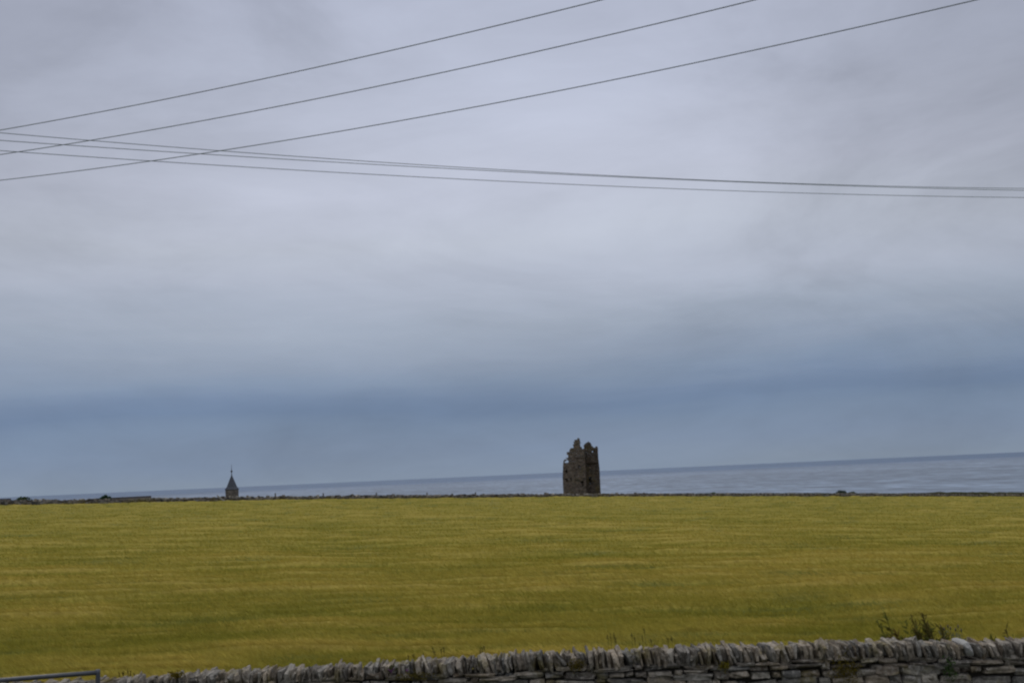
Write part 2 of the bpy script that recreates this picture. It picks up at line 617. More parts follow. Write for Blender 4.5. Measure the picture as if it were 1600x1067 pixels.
# ------------------------------------------------------------------ ruined tower
TY = 300.0
mpp = TY / F / 7.62 * 1.005                 # metres per unit of the traced outline
tb = at_y(840 + 525 / 7.62, 660 + 840 / 7.62, TY)
gz0 = float(ground_z(tb[0], TY)) - .3
base_u = 840 + (tb[2] - gz0) / mpp
tower = thing('ruined_tower', (tb[0], TY, gz0), 'ruined dark stone tower house with broken jagged top standing beyond the far wall', 'tower')


SH = math.tan(ROLL)                          # the photo is rolled: undo the lean of its uprights
def up_(u, v): return u + (840 - v) * SH
def u2x(u): return tb[0] + (u - 525) * mpp
def v2z(v): return tb[2] + (840 - v) * mpp


def prof(pts):
    return lambda u: float(np.interp(u, [p[0] for p in pts], [p[1] for p in pts]))


def masonry(name, O, ux, width, top, holes=(), thick=1.1, colr=(.05, .10), bw=.34, bh=.20, left=None, right=None, pushes=(), label=None):
    """courses of rubble from O along the unit direction ux; top(s) gives the broken top height over the base"""
    mb = MB(); ux = np.asarray(ux, float); ang = math.atan2(ux[1], ux[0]); nrm = np.array([-ux[1], ux[0]])
    ncol = int(width / bw) + 1; zz = 0.0; r = 0
    while zz < 15.5:
        hh = bh * random.uniform(.8, 1.25)
        s = -random.uniform(0, bw)
        while s < width:
            L = bw * random.uniform(.6, 1.5)
            s0, s1 = max(s, 0), min(s + L, width); s += L
            lo = left(zz) if left else 0; hi = right(zz) if right else width
            s0, s1 = max(s0, lo), min(s1, hi)
            if s1 - s0 < .05: continue
            sm = (s0 + s1) / 2
            if zz + hh * .5 > top(sm) + random.uniform(-.12, .12): continue
            if any(a < sm < b and c < zz + hh / 2 < e for a, b, c, e in holes): continue
            th = thick + random.uniform(-.05, .05)
            px_ = 0
            for a, b, c, e, q in pushes:
                if a < sm < b and c < zz + hh / 2 < e: px_ = q
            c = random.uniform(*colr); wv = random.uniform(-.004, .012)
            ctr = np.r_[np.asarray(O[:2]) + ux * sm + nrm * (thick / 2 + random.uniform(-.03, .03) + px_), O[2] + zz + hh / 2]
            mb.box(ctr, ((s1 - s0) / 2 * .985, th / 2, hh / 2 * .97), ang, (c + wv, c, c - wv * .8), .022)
        zz += hh; r += 1
    o = mb.build(name, MAT_TOWER, tower)
    return o


H = lambda v: v2z(v) - gz0                  # traced height -> metres over the tower's base
W = lambda du: du * mpp
tilt = -.055                                  # the faces stand a little turned to the line of sight
ca, sa = math.cos(tilt), math.sin(tilt)
e1 = np.array([ca, sa]); e2 = np.array([-sa, ca])
Lx, Rx = u2x(306), u2x(582)
O = np.array([Lx - 2.6 * .055, TY - 2.6, gz0])
pts = [(306, 448), (318, 448), (345, 432), (351, 424), (352, 356), (373, 350), (395, 338), (402, 312), (428, 306), (431, 266), (441, 224), (474, 202), (504, 205), (509, 265), (520, 298), (533, 338), (545, 342), (582, 330)]
fl = prof([((up_(u, v) - 306) * mpp / ca, H(v)) for u, v in pts])
def hole(u0, u1, v0, v1):
    u0, u1 = up_(u0, (v0 + v1) / 2), up_(u1, (v0 + v1) / 2)
    return ((u0 - 306) * mpp / ca, (u1 - 306) * mpp / ca, H(v1), H(v0))
def lw(z):
    if H(425) < z < H(391): return (388 - 306) * mpp
    if z >= H(391): return (374 - 306) * mpp
    return (float(np.interp(z, [0, H(660), H(520), H(450), 99], [312, 312, 322, 333, 333])) - 306) * mpp
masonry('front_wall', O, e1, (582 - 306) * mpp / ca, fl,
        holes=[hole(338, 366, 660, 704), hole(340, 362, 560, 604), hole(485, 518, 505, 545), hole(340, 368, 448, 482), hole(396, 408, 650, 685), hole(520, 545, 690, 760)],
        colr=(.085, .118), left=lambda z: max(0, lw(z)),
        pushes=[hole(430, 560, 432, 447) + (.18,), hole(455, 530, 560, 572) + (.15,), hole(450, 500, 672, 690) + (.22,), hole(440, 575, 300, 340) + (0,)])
# overhanging broken corner at upper left
# recessed right part
O2 = np.array([u2x(545) - .3 * .055, TY - 2.6 + 2.3, gz0])
pts2 = [(545, 322), (556, 284), (570, 262), (604, 238), (633, 264), (650, 298), (672, 318), (680, 313), (703, 300), (718, 310), (750, 330)]
fr = prof([((up_(u, v) - 545) * mpp / ca, H(v)) for u, v in pts2])
def hole2(u0, u1, v0, v1):
    u0, u1 = up_(u0, (v0 + v1) / 2), up_(u1, (v0 + v1) / 2)
    return ((u0 - 545) * mpp / ca, (u1 - 545) * mpp / ca, H(v1), H(v0))
rw = lambda z: (float(np.interp(z, [0, H(840), H(560), H(450), H(320), 99], [748, 748, 749, 741, 742, 742])) - 545) * mpp / ca
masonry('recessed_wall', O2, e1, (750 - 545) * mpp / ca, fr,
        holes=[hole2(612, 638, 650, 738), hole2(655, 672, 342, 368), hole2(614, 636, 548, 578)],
        colr=(.050, .078), right=rw,  # darker stone colour paints in the shade of the recess
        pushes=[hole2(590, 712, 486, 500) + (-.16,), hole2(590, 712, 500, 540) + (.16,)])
# return wall joining the two fronts, rear and far sides of the shell
O3 = np.array([Rx - 1.1 * 0, TY - 2.6 + (Rx - Lx) * sa / ca + .0, gz0])
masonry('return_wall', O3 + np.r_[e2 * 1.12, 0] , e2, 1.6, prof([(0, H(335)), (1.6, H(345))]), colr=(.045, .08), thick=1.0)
O4 = np.array([u2x(744), TY - 2.6 + 3.45 + 2 * sa * 1.6, gz0])
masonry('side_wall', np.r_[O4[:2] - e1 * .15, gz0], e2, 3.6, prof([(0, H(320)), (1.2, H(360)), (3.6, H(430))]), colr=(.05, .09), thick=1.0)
O5 = np.array([u2x(330) + 4.6 * .055, TY - 2.6 + 7.2, gz0])
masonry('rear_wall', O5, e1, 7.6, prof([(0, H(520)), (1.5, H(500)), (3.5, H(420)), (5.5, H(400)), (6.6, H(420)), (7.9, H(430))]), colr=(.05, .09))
O6 = np.array([Lx + 1.3, TY - 2.6 + 1.2, gz0])
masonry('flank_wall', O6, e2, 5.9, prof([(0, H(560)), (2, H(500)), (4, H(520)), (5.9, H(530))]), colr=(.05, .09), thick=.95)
fl_ = MB()  # unseen floors added inside the shell to darken its openings
for k, v in enumerate((700, 600, 510)):
    c0 = O[:2] + e1 * 3.5 + e2 * 3.6
    fl_.box((c0[0], c0[1], v2z(v)), (2.2, 2.3, .14), tilt)
fl_.build('floor', MAT_DARKIN, tower)
led = MB(); c0 = O2[:2] + e1 * W(652 - 545) + e2 * (-.10)
led.box((c0[0], c0[1], v2z(487)), (W(60), .22, .09), tilt, (.05, .046, .042), .03)
led.build('ledge', MAT_TOWER, tower)
for (uu, vv, hw) in ((625, 645, 22), (625, 545, 20)):
    lt = MB()
    c0 = O2[:2] + e1 * W(uu - 545) / ca + e2 * .2
    lt.box((c0[0], c0[1], v2z(vv)), (W(hw), .26, .1), tilt, (.13, .12, .10), .02)
    lt.build('lintel', MAT_TOWER, tower)

# ------------------------------------------------------------------ spire
SY = 330.0
sp = SY / F / 13.34
sb = at_y(320 + 566 / 13.34, 720 + 600 / 13.34, SY)      # eaves centre
sgz = float(ground_z(sb[0], SY))
spire = thing('stone_turret', (sb[0], SY, sgz), 'small square stone turret with a steep grey slate spire and finial behind the far wall', 'turret')
turn = -.30
cw, cs_ = math.cos(turn), math.sin(turn)
half = 245 * sp / 2 / (math.cos(.30) + math.sin(.30))
wl = MB(); zz = sgz - .2
while zz < sb[2] - .02:
    hh = min(random.uniform(.2, .3), sb[2] - zz)
    for k in range(4):
        ang = turn + k * math.pi / 2
        ex = np.array([math.cos(ang), math.sin(ang)]); ey = np.array([math.sin(ang), -math.cos(ang)])
        s = -half
        while s < half - .01:
            L = min(random.uniform(.3, .7), half - s)
            c = random.uniform(.11, .17)
            q = sb[:2] + ex * (s + L / 2) + ey * (half - .2)
            wl.box((q[0], q[1], zz + hh / 2), (L / 2 * .985, .2, hh / 2 * .97), ang, (c * 1.05, c, c * .95), .012)
            s += L
    zz += hh
wl.build('wall', MAT_TURRET, spire)
ev = MB(); eh = half * 1.07
ev.box((sb[0], sb[1], sb[2] + .06), (eh, eh, .07), turn, (.05, .05, .05), .0)
ev.build('eaves', MAT_LEAD, spire)
rf = MB()
lv = [(0.0, 1.09), (.22, .96), (.55, .86), (290 * sp, .045)]
lv = [(z_, half * k) for z_, k in lv]
apx = at_y(320 + 555 / 13.34, 720 + 300 / 13.34, SY)
Htot = apx[2] - sb[2] - .13
rows = []
NR = 22
zs = np.linspace(0, Htot, NR)
for zz in zs:
    hw = np.interp(zz, [0, .25, .6, Htot], [half * 1.08, half * .90, half * .76, .05])
    for (qx, qy) in ((-1, -1), (1, -1), (1, 1), (-1, 1)):
        X_, Y_ = qx * hw, qy * hw
        rows.append((sb[0] + X_ * cw - Y_ * cs_, sb[1] + X_ * cs_ + Y_ * cw, sb[2] + .132 + zz))
Q = [(i * 4 + k, i * 4 + (k + 1) % 4, (i + 1) * 4 + (k + 1) % 4, (i + 1) * 4 + k) for i in range(NR - 1) for k in range(4)]
rf.add(rows, Q + [(3, 2, 1, 0)])
roof = rf.build('roof', MAT_SLATE, spire)
hp = MB()
R_ = np.array(rows).reshape(NR, 4, 3)
for k in range(4): hp.tube(R_[:, k] + (0, 0, .02), .045, 5)
hp.build('hip_ridge', MAT_LEAD, roof)
fi = MB(); tz = sb[2] + .13 + Htot
f0 = np.array([sb[0], sb[1], tz])
prf = [(0, .14), (.25, .12), (.40, .10), (.62, .10), (.80, .12), (.92, .24), (1.06, .30), (1.20, .22), (1.32, .09), (1.9, .05), (2.75, .03)]
fi.tube([f0 + (0, 0, a_) for a_, b_ in prf], [b_ for a_, b_ in prf], 8)
fi.build('finial', MAT_LEAD, spire)

# ------------------------------------------------------------------ low roofs beyond the wall on the left
def low_building(name, label, pa, pb, yd, drop, cat):
    A_, B_ = at_y(*pa, yd), at_y(*pb, yd + (pb[0] - pa[0]) * .02)
    mid = (A_ + B_) / 2; gz = float(ground_z(mid[0], mid[1]))
    o = thing(name, (mid[0], mid[1], gz), label, cat)
    dx = B_[:2] - A_[:2]; L = np.linalg.norm(dx); ex = dx / L; ey = np.array([-ex[1], ex[0]])
    zr = mid[2]; wd = 2.6
    zev = max(zr - drop, gz + 1.0)
    ang = math.atan2(ex[1], ex[0])
    b = MB(); b.box((mid[0], mid[1], (gz - .3 + zev) / 2), (L / 2 - .2, wd - .2, (zev - gz + .3) / 2), ang, (.13, .12, .11))
    wv = b.build('wall', MAT_FAR, o)
    b = MB()
    def P(s, t, z): return np.r_[mid[:2] + ex * s + ey * t, z]
    V = [P(-L / 2, -wd, zev), P(L / 2, -wd, zev), P(L / 2, 0, zr), P(-L / 2, 0, zr), P(-L / 2, wd, zev), P(L / 2, wd, zev)]
    b.add(V, [(0, 1, 2, 3), (3, 2, 5, 4), (0, 4, 5, 1)], [(0, 3, 4), (1, 5, 2)])
    r_ = b.build('roof', MAT_ROOF, o)
    b = MB(); n = int(L / .45)
    for k in range(n): 
        q = P(-L / 2 + (k + .5) * L / n, 0, zr + .03)
        b.box(q, (L / n / 2 * .96, .14, .05), ang + random.gauss(0, .02), gray(random.uniform(.8, 1.3)), .015)
    b.build('ridge_stones', MAT_ROOF, r_)
    # gable end of rubble on the inner side
    return o


low_building('cottage', 'low dark roofed cottage showing its ridge above the far wall behind a round bush', (147, 778.5), (236, 775.6), 245, 1.5, 'cottage')
low_building('outbuilding', 'dark low roof of an outbuilding at the far left end of the far wall', (-60, 782.2), (17, 779.6), 225, 1.4, 'building')

# ------------------------------------------------------------------ bushes beyond the far wall
def bush(label, x0, x1, ytop, ybase, off, col, n=420, group='bushes behind the far wall'):
    p, gz = slope_obj((x0 + x1) / 2, ytop, off)
    yd = p[1]; w = (x1 - x0) / F * yd / 2; zt = p[2]; zb = gz
    o = thing('bush', (p[0], yd, gz), label, 'bush', group)
    st = MB()
    for k in range(6):
        ang = k * 1.05; rr = w * .35
        st.tube([(p[0], yd, gz - .1), (p[0] + rr * .4 * math.cos(ang), yd + rr * .4 * math.sin(ang), gz + (zt - gz) * .4),
                 (p[0] + rr * math.cos(ang), yd + rr * math.sin(ang), gz + (zt - gz) * .75)], [.07, .05, .025], 5, (.07, .055, .04))
    st.build('stem', MAT_STEM, o)
    lf = MB()
    lobes = [(random.uniform(-.75, .75), random.uniform(-.6, .6), random.uniform(.82, 1.0)) for _ in range(11)]
    for k in range(n):
        lx, ly, lz = random.choice(lobes)
        lz *= 1 - .38 * lx * lx
        v = rng.normal(0, 1, 3); v /= np.linalg.norm(v); rr = random.uniform(.6, 1.0)
        ctr = np.array([p[0] + w * (lx * .78 + v[0] * .26 * rr), yd + w * .7 * (ly * .7 + v[1] * .3 * rr), zb + (zt - zb) * min(1.05, max(.1, lz * .90 + v[2] * .2 * rr))])
        a_ = rng.normal(0, 1, 3); a_ /= np.linalg.norm(a_); b_ = np.cross(a_, rng.normal(0, 1, 3)); b_ /= np.linalg.norm(b_)
        sz = random.uniform(.09, .2)
        cc = np.array(col) * random.uniform(.6, 1.5)
        lf.add([ctr - a_ * sz, ctr + b_ * sz * .6, ctr + a_ * sz, ctr - b_ * sz * .6], [(0, 1, 2, 3)], c=cc)
    lf.build('foliage', MAT_LEAF, o)
    return o


bush('wide low green bush near the left end of the far wall', 17, 54, 776.4, 783, 3, (.055, .080, .030), 520)
bush('round dark green bush in front of the low cottage roof', 151, 178, 774.0, 780, 6, (.030, .062, .034), 480)
bush('small bright green shrub on the far wall right of the ruined tower', 1099, 1123, 769.2, 773, 1.2, (.065, .105, .045), 300)
bush('dark bush peeping over the far wall toward its right end', 1303, 1327, 766.0, 773, 3, (.045, .065, .042), 420)
bush('low sprawling bush over the far wall beside the darker bush', 1318, 1343, 768.2, 773, 2.2, (.065, .078, .042), 330)

# ------------------------------------------------------------------ rough grass along the far wall
g = MB()
dens = [(0, .1), (400, .12), (900, .15), (1190, .8), (1440, 1.0), (1462, 2.4), (1700, 2.2)]
ht = [(0, .05), (1100, .10), (1250, .24), (1440, .30), (1464, .55), (1700, .6)]
s = -20.0
while s < 295:
    p = far_pt(s); ct = float(crop_top(*p)); gz = float(ground_z(*p))
    pxx = px_of((p[0], p[1], ct))[0]
    dn = np.interp(pxx, [q[0] for q in dens], [q[1] for q in dens]); h_ = np.interp(pxx, [q[0] for q in ht], [q[1] for q in ht])
    Hv = float(np.interp(pxx, [q[0] for q in vis], [q[1] for q in vis]))
    clump = .75 + .35 * float(vnoise(s / 2.3, 3.7, 3))
    for k in range(rng.poisson(dn * 9)):
        off = random.uniform(.35, 1.5) if pxx < 1455 else random.uniform(-.2, 1.6)
        q = p + np.array([-d[1], d[0]]) * off + d * random.uniform(-.1, .1)
        zt = ct + Hv + h_ * random.uniform(.3, 1.2) * clump
        base = gz - .036 * max(off, 0) if off > .35 else ct + Hv - .25
        lean = random.gauss(-.10, .12); w = random.uniform(.03, .07)
        cc = np.array([(.12, .125, .06), (.15, .135, .07), (.085, .105, .045), (.10, .085, .05)][random.randrange(4)]) * random.uniform(.7, 1.25)
        m_ = np.array([q[0] + lean * .4, q[1], base + (zt - base) * .6])
        g.add([(q[0] - w, q[1], base), (q[0] + w, q[1], base), m_ + (w * .8, 0, 0), m_ - (w * .8, 0, 0), (q[0] + lean, q[1], zt)], [(0, 1, 2, 3)], [(3, 2, 4)], c=cc)
    s += .1
tag(g.build('rough_grass', MAT_LEAF), 'rough long grass and scrub growing along the far wall', 'grass', kind='stuff')

# ------------------------------------------------------------------ field gate
GY = 14.35
gr = at_y(153, 1050.0, GY); gl = at_y(0, 1062.3, GY)
gate = thing('field_gate', (gr[0] - 1.8, GY, 0), 'galvanised tubular steel field gate standing at the left end of the near wall', 'gate')
ex = (gl - gr); ex[2] = 0; ex /= np.linalg.norm(ex)
LG = 3.6; rad = .0255
sl_z = (gl[2] - gr[2]) / abs(gl[0] - gr[0])
def gp(s, dz): return np.array([gr[0] + ex[0] * s, gr[1] + ex[1] * s, gr[2] + dz + sl_z * s])
b = MB(); b.tube([gp(s, 0) for s in np.linspace(.0, LG, 8)], rad, 14); b.build('top_rail', MAT_STEEL, gate, True)
for s in (0, LG):
    b = MB(); b.tube([gp(s, .032), gp(s, .0), gp(s, -.5), gp(s, -1.12)], rad * .98, 14); b.build('stile', MAT_STEEL, gate, True)
for k, dz in enumerate((-.36, -.58, -.77, -.94, -1.08)):
    b = MB(); b.tube([gp(.02, dz), gp(LG * .5, dz), gp(LG - .02, dz)], .017, 10); b.build('rail', MAT_STEEL, gate, True)
b = MB(); b.tube([gp(LG * .5, -.02), gp(LG * .5, -.6), gp(LG * .5, -1.08)], .015, 10); b.build('brace', MAT_STEEL, gate, True)
# the gate rests on the ground on its foot
for s in (0, LG):
    b = MB(); q = gp(s, -1.12); b.box((q[0], q[1], q[2] / 2 - .02), (.04, .05, q[2] / 2 + .02), 0, (.12, .11, .1), .004)
    b.build('foot', MAT_WOOD, gate)

# ------------------------------------------------------------------ weeds behind the near wall
def blade(mb, p0, p1, w, col, side=None):
    p0, p1 = np.asarray(p0, float), np.asarray(p1, float)
    dv = p1 - p0; L = np.linalg.norm(dv)
    sd = np.cross(dv, rng.normal(0, 1, 3) if side is None else side); sd /= np.linalg.norm(sd) + 1e-9
    m_ = p0 + dv * .45 + np.array([0, 0, L * .06])
    mb.add([p0, m_ + sd * w, p1, m_ - sd * w], [(0, 1, 2, 3)], c=np.asarray(col) * random.uniform(.75, 1.25))


def curved(p0, tip, bend, n=6):
    t = np.linspace(0, 1, n)[:, None]
    p0, tip = np.asarray(p0, float), np.asarray(tip, float)
    return p0 + (tip - p0) * t + np.asarray(bend) * (t * (1 - t)) * 4


def dock(label, px, py, yd, nst, spread, col, leafc, dens=1.0, lean=-.1):
    tip = at_y(px, py, yd); base = np.array([tip[0] - lean * .8, yd, 0.0])
    o = thing('dock_plant', base, label, 'weed', 'weeds behind the near wall')
    l_ = MB()
    for k in range(nst):
        s_, f_ = MB(), MB()
        tp = tip + (0 if k == 0 else 1) * np.array([random.uniform(-spread, spread), random.uniform(-.12, .12), -random.uniform(.03, .24)])
        b0 = base + np.array([random.uniform(-.05, .05), random.uniform(-.05, .05), 0])
        pts = curved(b0, tp, (random.uniform(.0, .10), 0, 0.02), 8)
        s_.tube(pts, np.linspace(.008, .0035, 8), 5, col)
        f_.tube(pts[4:], .005, 4, col)
        for j in range(int(90 * dens)):                              # whorls of seeds along the upper stem and side shoots
            t = random.uniform(.66, 1.0)
            i = t * 7; i0 = min(int(i), 6); q = pts[i0] + (pts[i0 + 1] - pts[i0]) * (i - i0)
            sh = rng.normal(0, 1, 3) * (.024 * (1.25 - t) * 2.2)
            sh = sh * random.choice((.6, 1, 2.1)); blade(f_, q, q + sh * 1.3 + np.array([-.02, 0, .02 + abs(sh[0]) * .5]), .0075, np.array(col) * random.uniform(.7, 1.7))
        for j in range(int(14 * dens)):
            t = random.uniform(.5, .95); i = t * 7; i0 = min(int(i), 6); q = pts[i0]
            dv = np.array([random.choice((-1, 1)) * random.uniform(.05, .15), random.uniform(-.06, .06), random.uniform(.0, .09)]) * (1.3 - .6 * t)
            blade(l_, q, q + dv, random.uniform(.012, .024), leafc)
        so_ = s_.build('stem', MAT_STEM, o)
        f_.build('seed_head', MAT_LEAF, so_)
    for k in range(int(26 * dens)):
        ht_ = tip[2] - random.uniform(.10, .30); o_ = np.array([random.gauss(0, .09 * dens), random.uniform(-.06, .06), ht_])
        blade(l_, base + o_, base + o_ + np.array([random.uniform(-.09, .05), 0, random.uniform(.02, .09)]), .010, leafc)
    for k in range(10):
        ang = random.uniform(0, 6.28); r_ = random.uniform(.15, .3)
        blade(l_, base + (0, 0, .05), base + np.array([r_ * math.cos(ang), r_ * .5 * math.sin(ang), random.uniform(.3, .7)]), .03, leafc)
    l_.build('leaves', MAT_LEAF, o)


def thistle(label, heads, yd):
    q = at_y(*heads[0], yd); base = np.array([q[0] + .04, yd, 0.])
    o = thing('thistle', base, label, 'thistle', 'thistles behind the near wall')
    l_ = MB()
    for k, (px, py) in enumerate(heads):
        s_ = MB()
        tp = at_y(px, py, yd + random.uniform(-.05, .05))
        pts = curved(base + (random.uniform(-.02, .02), 0, 0), tp, (random.uniform(-.02, .03), 0, 0), 8)
        s_.tube(pts, np.linspace(.007, .003, 8), 5, (.15, .155, .085))
        for j in range(14):
            i0 = random.randrange(3, 7); q = pts[i0] + (pts[min(i0 + 1, 7)] - pts[i0]) * random.uniform(0, .6)
            dv = np.array([random.choice((-1, 1)) * random.uniform(.02, .06), random.uniform(-.05, .05), random.uniform(.0, .08)])
            blade(l_, q, q + dv, .009, (.17, .17, .09))
        so_ = s_.build('stem', MAT_STEM, o)
        fm = MB()
        fm.tube([tp + (0, 0, -.012), tp + (0, 0, -.004), tp + (0, 0, .008), tp + (0, 0, .014)], [.004, .011, .010, .007], 7, (.08, .085, .055))
        for j in range(12):
            v = rng.normal(0, 1, 3) * (.5, .5, .2) + (0, 0, 1); v /= np.linalg.norm(v)
            blade(fm, tp + (0, 0, .010), tp + (0, 0, .010) + v * .020, .004, (.22, .15, .15))
        fm.build('flower_head', MAT_LEAF, so_)
    l_.build('leaves', MAT_LEAF, o)


def grass_tuft(label, tips, yd, col=(.10, .08, .03), seed=True, name='grass_tuft'):
    q = at_y(*tips[0], yd); base = np.array([q[0] + .05, yd, 0.])
    o = thing(name, base, label, 'grass', 'wild grass tufts behind the near wall')
    for (px, py) in tips:
        s_, h_ = MB(), MB()
        tp = at_y(px, py, yd + random.uniform(-.06, .06))
        pts = curved(np.array([tp[0] + random.uniform(.02, .12), yd, .0]), tp, (-.02, 0, .03), 7)
        s_.tube(pts, np.linspace(.004, .0018, 7), 4, col)
        so_ = s_.build('stem', MAT_STEM, o)
        if seed:
            h_.tube([pts[-1] + (pts[-2] - pts[-1]) * .32, pts[-1]], .003, 4, col)
            for j in range(10):
                q = pts[-1] + (pts[-2] - pts[-1]) * random.uniform(0, .3)
                blade(h_, q, q + (pts[-1] - pts[-2]) * .16 + rng.normal(0, .010, 3) + (-.012, 0, 0), .004, np.array(col) * .95)
            h_.build('seed_head', MAT_LEAF, so_)
    l_ = MB()
    for k in range(14):
        blade(l_, base + (random.uniform(-.1, .1), 0, 0), base + np.array([random.uniform(-.25, .2), random.uniform(-.1, .1), random.uniform(.6, 1.0)]), .006, (.07, .085, .03))
    l_.build('leaves', MAT_LEAF, o)


BROWN = (.105, .086, .024); DKG = (.105, .115, .026)
dock('tall dark dock plant with leafy stem above the near wall, left of the thistles', 1443, 963, 15.75, 6, .20, BROWN, DKG, 1.5)
dock('broad brown dock clump low behind the near wall, left of the tallest dock', 1398, 983, 15.7, 8, .15, (.11, .075, .022), DKG, 1.5)
dock('thin leaning dock with sparse seed head, leftmost of the right hand weeds', 1383, 957, 15.8, 2, .10, DKG, DKG, .55, -.3)
dock('slender bent dock between the brown clump and the tallest dock', 1424, 962, 15.85, 2, .05, BROWN, DKG, .5, -.2)
dock('small dock beside the pale coping stone, right of the thistles', 1548, 990, 15.7, 3, .10, DKG, DKG, .6)
dock('arching dock stem at the far right of the near wall', 1572, 982, 15.75, 2, .08, BROWN, DKG, .5)
thistle('purple headed thistle with two flower heads, left one of the thistles', [(1470, 980), (1475, 983)], 15.7)
thistle('greyish thistle with two pale purple heads, middle one of the thistles', [(1481, 979), (1485, 982)], 15.75)
thistle('slim thistle with dark purple heads, right one of the thistles', [(1497, 979), (1493, 984), (1502, 985)], 15.7)
grass_tuft('wispy dark grass stems above the middle of the near wall, left half', [(950, 993), (954, 991), (962, 997), (960, 990)], 15.8, (.115, .10, .03))
grass_tuft('wispy dark grass stems above the middle of the near wall, centre part', [(987, 988), (992, 998), (1000, 1006), (1007, 984), (1004, 994)], 15.85, (.115, .10, .03))
grass_tuft('wispy dark grass stems above the middle of the near wall, right part', [(1018, 1001), (1044, 998), (1050, 996), (1023, 1006)], 15.8, (.115, .10, .03))
grass_tuft('grass stems with drooping brown seed heads left of centre behind the near wall', [(677, 1012), (690, 1014), (694, 1013), (680, 1018)], 15.8, (.115, .10, .03))
grass_tuft('low brown seed heads just above the near wall left of centre', [(638, 1024), (647, 1022), (662, 1023)], 15.75, (.115, .10, .03))
grass_tuft('short dark grass standing behind the near wall just left of the middle', [(754, 1013), (757, 1009), (751, 1017)], 15.75, (.115, .10, .03))
grass_tuft('scruffy brown grass behind the near wall close to the gate', [(187, 1052), (193, 1049), (200, 1047), (204, 1050), (210, 1053)], 15.7, (.075, .058, .016))

# plants rooted in the wall
def wall_plant(label, px, py, w_px, h_px, col, n, flower=None, name='wall_plant'):
    c = at_y(px, py, WY - .05)
    o = thing(name, (c[0], WY - .02, c[2] - h_px / F * WY / 2), label, 'plant', 'plants rooted in the near wall')
    l_, s_ = MB(), MB()
    w, h = w_px / F * WY / 2, h_px / F * WY / 2
    for k in range(5):
        tp = c + np.array([random.uniform(-w, w) * .7, -.06, random.uniform(-h, h) * .8])
        s_.tube(curved(c + (0, .09, -h * .6), tp, (0, -.02, .01), 5), np.linspace(.004, .002, 5), 4, col)
    for k in range(n):
        q = c + np.array([random.gauss(0, w * .5), random.uniform(-.04, .04), random.gauss(0, h * .5)])
        a_ = rng.normal(0, 1, 3); a_[2] = abs(a_[2])
        blade(l_, q, q + a_ / np.linalg.norm(a_) * random.uniform(.02, .045), .008, col)
    s_.build('stem', MAT_STEM, o); l_.build('leaves', MAT_LEAF, o)
    if flower:
        for k in range(5):
            f_ = MB(); q = c + np.array([random.gauss(0, w * .6), -.06, random.gauss(0, h * .5)])
            for j in range(5):
                a_ = rng.normal(0, 1, 3); blade(f_, q, q + a_ / np.linalg.norm(a_) * .022, .007, flower)
            f_.build('flower', MAT_LEAF, o)


MOSSY = (.105, .082, .014)
wall_plant('bright green leafy plant growing from the wall face under the thistles', 1485, 1046, 20, 34, (.045, .085, .02), 130)
wall_plant('straggling yellow brown weed hanging down the wall face at the right', 1322, 1046, 44, 44, MOSSY, 330)
wall_plant('mossy yellow cushion on the wall face at the middle of the photo', 900, 1040, 26, 16, MOSSY, 150, name='moss_cushion')
wall_plant('mossy growth low on the wall face left of the middle', 645, 1058, 60, 14, (.095, .078, .02), 260, name='moss_cushion')
wall_plant('small tuft with purple flowers on the wall top left of centre', 612, 1045, 20, 8, (.07, .07, .03), 60, (.17, .06, .17))
wall_plant('yellow moss cushion along the coping foot, right of the middle', 1132, 1041, 18, 12, (.13, .11, .012), 110, name='moss_cushion')
wall_plant('dark yellow moss on the wall top close to the gate', 675 - 400, 1055, 22, 12, (.10, .075, .008), 130, name='moss_cushion')

# ------------------------------------------------------------------ overhead wires
WIRES = [
    ([(0, 204), (132, 180), (400, 126), (800, 34.8), (940, 0)], 5.5, 5.5, .0062, 'topmost of the three wires climbing to the top of the photo'),
    ([(0, 242.5), (140, 219.5), (365, 180), (400, 173.3), (800, 89.7), (1178, 0)], 5.5, 5.5, .0064, 'middle one of the three wires climbing to the top of the photo'),
    ([(0, 282.5), (236, 252), (400, 227), (800, 157), (1200, 73.5), (1523, 0)], 5.5, 5.5, .0066, 'lowest and longest of the three wires climbing to the top right'),
    ([(0, 208), (138, 219.5), (345, 236), (400, 240.2), (800, 266.3), (1200, 285.5), (1600, 294.7)], 5.6, 5.6, .0054, 'wire that starts highest at the left of the three descending to the right'),
    ([(0, 218.5), (105, 226.5), (310, 241), (400, 246.8), (800, 269.3), (1200, 285.8), (1600, 298.7)], 5.5, 5.4, .0054, 'wire starting between the other two of the three descending to the right'),
    ([(0, 235), (34, 237.5), (236, 252), (400, 262.7), (800, 284), (1200, 300.1), (1600, 309.4)], 5.35, 5.35, .0054, 'lowest of the three thin wires descending to the right edge'),
]
